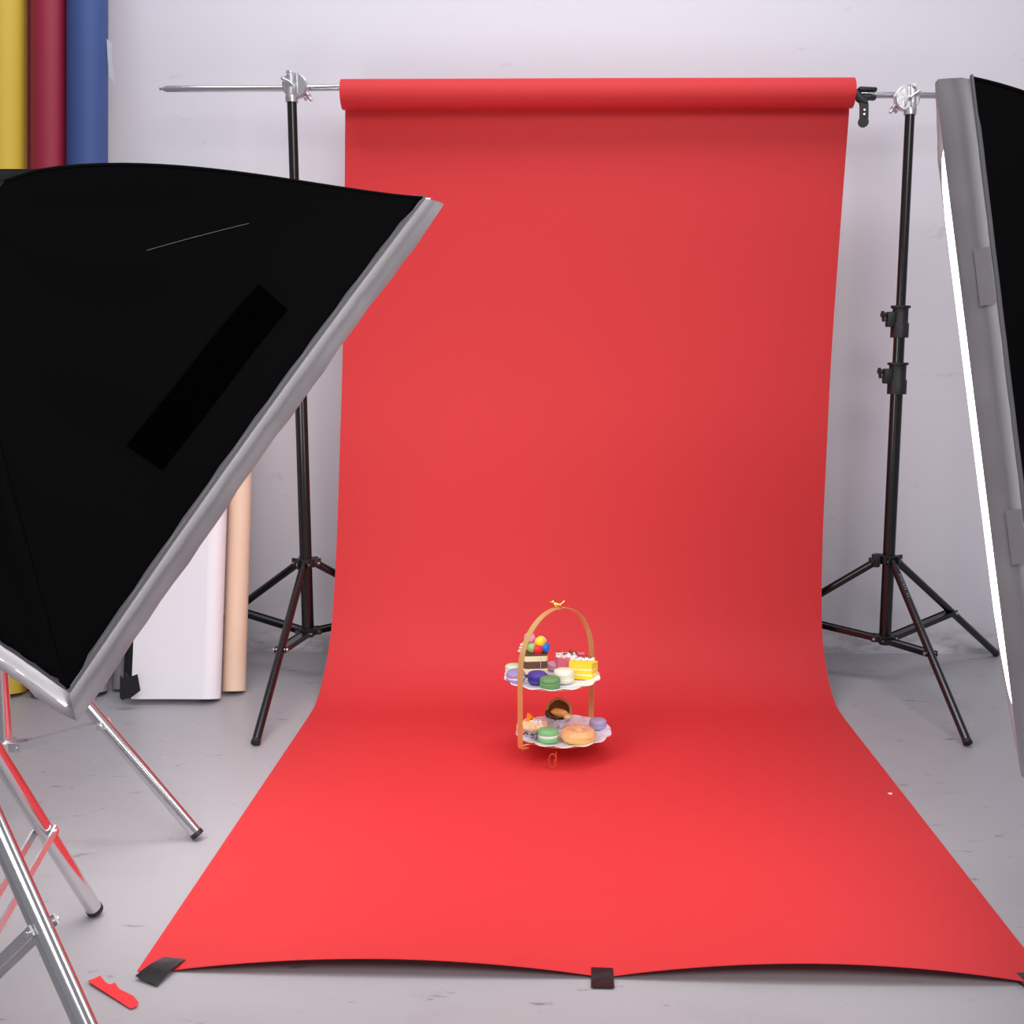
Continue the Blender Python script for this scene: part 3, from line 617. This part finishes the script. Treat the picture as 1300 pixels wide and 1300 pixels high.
# striped layer cake with balls
t = thing('layer_cake', 'striped chocolate and cream layer cake topped with coloured balls, upper plate', 'cake', (-0.0455, 2.460, UZ+0.0003), (0, 0, 0.12))
def rrect(bm, z0, z1, hx, hy, rr, inset=0.0):
    pts = []
    for cx, cy, a0 in ((hx-rr, hy-rr, 0), (-hx+rr, hy-rr, PI/2), (-hx+rr, -hy+rr, PI), (hx-rr, -hy+rr, 1.5*PI)):
        for k in range(7): a = a0+PI/2*k/6; pts.append((cx+rr*math.cos(a), cy+rr*math.sin(a)))
    A = [bm.verts.new((x, y, z0)) for x, y in pts]; Bv = [bm.verts.new((x, y, z1)) for x, y in pts]; n = len(pts)
    bm.faces.new(A[::-1]); bm.faces.new(Bv)
    for i in range(n): bm.faces.new((A[i], A[(i+1) % n], Bv[(i+1) % n], Bv[i]))
zs = [(a_*1.32, b_*1.32, c_) for a_, b_, c_ in [(0.0, 0.005, 'sponge_choc'), (0.005, 0.0145, 'sponge_pale'), (0.0145, 0.0195, 'sponge_choc'), (0.0195, 0.0225, 'cream'), (0.0195, 0.0275, 'sponge_choc'), (0.0275, 0.037, 'sponge_pale'), (0.037, 0.041, 'sponge_choc')]]
for i, (z0, z1, m_) in enumerate(zs):
    if m_ == 'cream': continue
    bm = B(); rrect(bm, z0, z1, 0.0275, 0.022, 0.008); obj('sponge_layer', bm, m_, t)
bm = B(); sweep(bm, [(0.010, -0.0222, 0.046), (0.0105, -0.0226, 0.026), (0.0120, -0.0224, 0.006), (0.020, -0.0226, 0.004)], 0.0006, 6); obj('icing_drip', bm, 'cup_paper', t)
for x, y, z, r, m_ in ((-0.0125, 0.004, 0.0730, 0.0130, 'ball_pink'), (0.0105, -0.008, 0.0655, 0.0128, 'ball_yellow'), (0.0215, -0.010, 0.0530, 0.0122, 'ball_blue'), (0.0045, -0.014, 0.0500, 0.0128, 'ball_red'),
                       (-0.0085, -0.010, 0.0525, 0.0120, 'ball_green'), (-0.001, 0.002, 0.058, 0.0110, 'ball_purple'), (0.014, 0.008, 0.062, 0.013, 'cream'), (-0.003, 0.010, 0.052, 0.012, 'ball_purple')):
    bm = B(); blob(bm, (x, y, z+0.0125), (r, r, r), 4); obj('candy_ball', bm, m_, t)
bm = B(); sweep(bm, [(-0.030+0.009*math.cos(k*0.8)*(1-k/30), -0.006+0.009*math.sin(k*0.8)*(1-k/30), 0.0545+0.0009*k) for k in range(24)], 0.0028, 8); obj('cream_swirl', bm, 'cream', t)
bm = B(); blob(bm, (-0.023, -0.004, 0.0535), (0.012, 0.013, 0.008), 3, wob=0.05); obj('chocolate_dome', bm, 'choc', t)

def flakes(bm, cx, cy, z, hx, hy, n, seed, sz=0.005, ang=None):
    rnd = random.Random(seed)
    for _ in range(n):
        x = cx+rnd.uniform(-hx, hx); y = cy+rnd.uniform(-hy, hy); a = rnd.uniform(0, PI); tl = rnd.uniform(-0.9, 0.9); L = sz*rnd.uniform(0.8, 1.8)
        Mx = Matrix.Rotation(a, 3, 'Z') @ Matrix.Rotation(tl, 3, 'Y'); box(bm, (x, y, z+rnd.uniform(0, 0.005)), (L, sz*0.5, sz*0.35), Mx, 0.0)
t = thing('pink_cake', 'small pink iced cake with whipped cream and chocolate flakes, back of the upper plate', 'cake', (0.036, 2.492, UZ+0.0003))
bm = B(); rrect(bm, 0, 0.034, 0.0330, 0.018, 0.005); obj('pink_icing', bm, 'pink_icing', t)
bm = B(); rnd = random.Random(5)
for k in range(16): blob(bm, (-0.028+0.0125*(k % 4)*1.0, -0.010+0.007*(k//4), 0.036), (0.0068, 0.0055, 0.0045), 2, wob=0.08, seed=k)
obj('whipped_cream', bm, 'cream', t)
bm = B(); flakes(bm, -0.004, -0.002, 0.040, 0.024, 0.014, 22, 3, 0.0036); obj('chocolate_flakes', bm, 'choc', t)
bm = B(); box(bm, (0.022, 0.006, 0.0385), (0.022, 0.012, 0.005), None, 0.0015); obj('pink_wafer', bm, 'pink_icing', t)

t = thing('cake_slice', 'yellow sponge cake slice with white cream layers at the right of the upper plate', 'cake', (0.0655, 2.440, UZ+0.0003), (0, 0, -0.06))
def wedge(bm, z0, z1, g=0.0):
    pts = [(-0.0325-g, -0.018-g), (0.020+g, -0.024-g), (0.0325+g, -0.002), (0.006, 0.014+g), (-0.0325-g, 0.012+g)]
    A = [bm.verts.new((x, y, z0)) for x, y in pts]; Bv = [bm.verts.new((x, y, z1)) for x, y in pts]; n = len(pts)
    bm.faces.new(A[::-1]); bm.faces.new(Bv)
    for i in range(n): bm.faces.new((A[i], A[(i+1) % n], Bv[(i+1) % n], Bv[i]))
for z0, z1, m_, g in ((0, 0.0090, 'sponge_yellow', 0), (0.0090, 0.0120, 'cream', -0.0006), (0.0120, 0.0220, 'sponge_yellow', 0), (0.0220, 0.0250, 'cream', -0.0006), (0.0250, 0.0385, 'sponge_yellow', 0)):
    bm = B(); wedge(bm, z0, z1, g); obj('cream_layer' if m_ == 'cream' else 'sponge_layer', bm, m_, t)
bm = B()
for k in range(10): blob(bm, (-0.026+0.0052*k, 0.002+0.004*math.sin(k*2.1), 0.0415), (0.0052, 0.0075, 0.0040), 2, wob=0.08, seed=k+20)
obj('whipped_cream', bm, 'cream', t)
bm = B(); flakes(bm, -0.002, 0.003, 0.0440, 0.022, 0.008, 16, 9, 0.0036); obj('chocolate_flakes', bm, 'choc', t)

# lower plate
def pleated(bm, r0, r1, h, n=26, th=0.0006):
    f = lambda a, r, z: 1+0.055*math.sin(n*a)*(0.3+z/h)
    lathe(bm, [(r0*0.3, 0.0), (r0, 0.0), (r0+(r1-r0)*0.35, h*0.35), (r0+(r1-r0)*0.7, h*0.7), (r1, h), (r1-th*2, h-0.001), (r0*0.85, 0.002), (r0*0.3, 0.0015)], 156, fr=f)
t = thing('cream_bun', 'cream bun with orange wedge in a paper cup, left on the lower plate', 'bun', (-0.0510, 2.408, LZ+0.0004))
bm = B(); pleated(bm, 0.019, 0.0275, 0.019); obj('paper_cup', bm, 'cup_paper', t)
bm = B(); blob(bm, (0, 0, 0.0235), (0.0300, 0.0265, 0.0165), 4, wob=0.02, seed=2)
for k in range(6): blob(bm, (0.024*math.cos(k*1.05), 0.021*math.sin(k*1.05), 0.027), (0.010, 0.009, 0.0085), 3)
blob(bm, (-0.024, -0.004, 0.024), (0.012, 0.014, 0.014), 3); blob(bm, (0.022, -0.006, 0.022), (0.013, 0.012, 0.012), 3); obj('bun', bm, 'bread', t)
bm = B()
for k in range(9): a = k*0.7; sweep(bm, [(-0.002+0.003*k, -0.023, 0.020), (0.000+0.003*k, -0.022, 0.030), (0.002+0.002*k, -0.010, 0.040)], 0.0010, 6)
for k in range(5): blob(bm, (0.002+0.005*k-0.004, -0.012, 0.038+0.002*(k % 2)), (0.0045, 0.005, 0.004), 2, wob=0.1, seed=k)
sweep(bm, [(0.006, -0.014, 0.038), (0.004, -0.016, 0.050)], [0.0022, 0.0008], 8); obj('cream_drizzle', bm, 'cream', t)
bm = B(); A = [(-0.014, -0.002), (0.007, -0.002), (-0.008, 0.020)]; slab(bm, [(-0.011, 0), (0.010, 0), (0.006, 0.008), (-0.001, 0.018), (-0.008, 0.020)], 0.008, lambda u, v, t_: Vector((u-0.003, -0.010+t_, v+0.036))); obj('orange_wedge', bm, 'orange', t)
bm = B(); flakes(bm, 0.000, -0.0245, 0.0125, 0.020, 0.003, 9, 4, 0.0050); sweep(bm, [(0.004, -0.014, 0.040), (0.006, -0.014, 0.052)], 0.0010, 6); flakes(bm, 0.006, -0.012, 0.040, 0.008, 0.004, 5, 8, 0.004); obj('chocolate_flakes', bm, 'choc', t)

t = thing('cream_puff', 'caramel brown puff in a pleated paper cup at the back of the lower plate', 'bun', (0.007, 2.478, LZ+0.0004))
bm = B(); pleated(bm, 0.019, 0.0280, 0.024); obj('paper_cup', bm, 'cup_paper', t)
Mp = Matrix.Rotation(-0.12, 3, 'Y') @ Matrix.Rotation(1.15, 3, 'X')      # the split puff opens towards the front
bm = B(); lathe(bm, [(0.006, -0.020), (0.020, -0.017), (0.0300, -0.008), (0.0320, 0.002), (0.0305, 0.009), (0.0275, 0.0115), (0.0245, 0.009), (0.0240, 0.002), (0.018, -0.008), (0.006, -0.012)], 48, (0.003, 0.008, 0.033), fr=lambda a, r, z: 1+0.02*math.sin(5*a), Mx=Mp); obj('pastry_shell', bm, 'caramel', t)
bm = B(); lathe(bm, [(0.004, -0.0118), (0.017, -0.0080), (0.0236, 0.002), (0.0232, 0.004), (0.016, -0.005), (0.004, -0.0090)], 40, (0.003, 0.008, 0.033), Mx=Mp); obj('dark_inside', bm, 'toffee', t)
bm = B(); blob(bm, (0.005, -0.004, 0.0320), (0.0220, 0.0090, 0.0105), 3, Matrix.Rotation(0.20, 3, 'Y'), 0.04, 3); obj('golden_filling', bm, 'custard', t)
bm = B(); sweep(bm, [(-0.024, -0.012, 0.033), (-0.014, -0.019, 0.028), (-0.004, -0.021, 0.0255), (0.004, -0.021, 0.0250)], [0.002, 0.0036, 0.003, 0.002], 10); blob(bm, (-0.024, -0.006, 0.032), (0.006, 0.008, 0.008), 2, wob=0.1); obj('chocolate_sauce', bm, 'choc', t)
bm = B(); blob(bm, (0.024, -0.012, 0.026), (0.011, 0.009, 0.0065), 3, wob=0.06); obj('crust_edge', bm, 'bread', t)

t = thing('doughnut', 'golden glazed doughnut on the right side of the lower plate', 'doughnut', (0.0530, 2.375, LZ+0.0004), (0.0, 0.05, 0))
def torus(bm, R, prof_, seg=64, c=(0, 0, 0)):
    rings = []
    for i in range(seg):
        a = 2*PI*i/seg; rings.append([bm.verts.new((c[0]+(R+r)*math.cos(a), c[1]+(R+r)*math.sin(a), c[2]+z)) for r, z in prof_])
    m = len(prof_)
    for i in range(seg):
        A, Bv = rings[i], rings[(i+1) % seg]
        for k in range(m): bm.faces.new((A[k], A[(k+1) % m], Bv[(k+1) % m], Bv[k]))
bm = B(); torus(bm, 0.0240, [(0.0160*math.cos(a)*(1.0 if math.cos(a) > 0 else 0.9), 0.0150+0.0150*math.sin(a)) for a in [2*PI*k/24 for k in range(24)]]); obj('dough', bm, 'dough', t)
bm = B(); ar = [PI*(0.06+0.88*k/16) for k in range(17)]; up_ = [(0.0166*math.cos(a)*(1.0 if math.cos(a) > 0 else 0.9), 0.0156+0.0154*math.sin(a)) for a in ar]; lo_ = [(r*0.9, z-0.0018) for r, z in up_[::-1]]
torus(bm, 0.0240, up_+lo_); obj('glaze', bm, 'glaze', t)
bm = B(); rnd = random.Random(12)
for k in range(90):
    a = rnd.uniform(0, 2*PI); b = rnd.uniform(0.25, 0.80)*PI; r = 0.024+0.0168*math.cos(b); box(bm, (r*math.cos(a), r*math.sin(a), 0.0160+0.0156*math.sin(b)), (0.0013, 0.0013, 0.0013), Matrix.Rotation(a, 3, 'Z'))
o = obj('sugar_sprinkles', bm, 'mac_pink', t); o['kind'] = 'stuff'
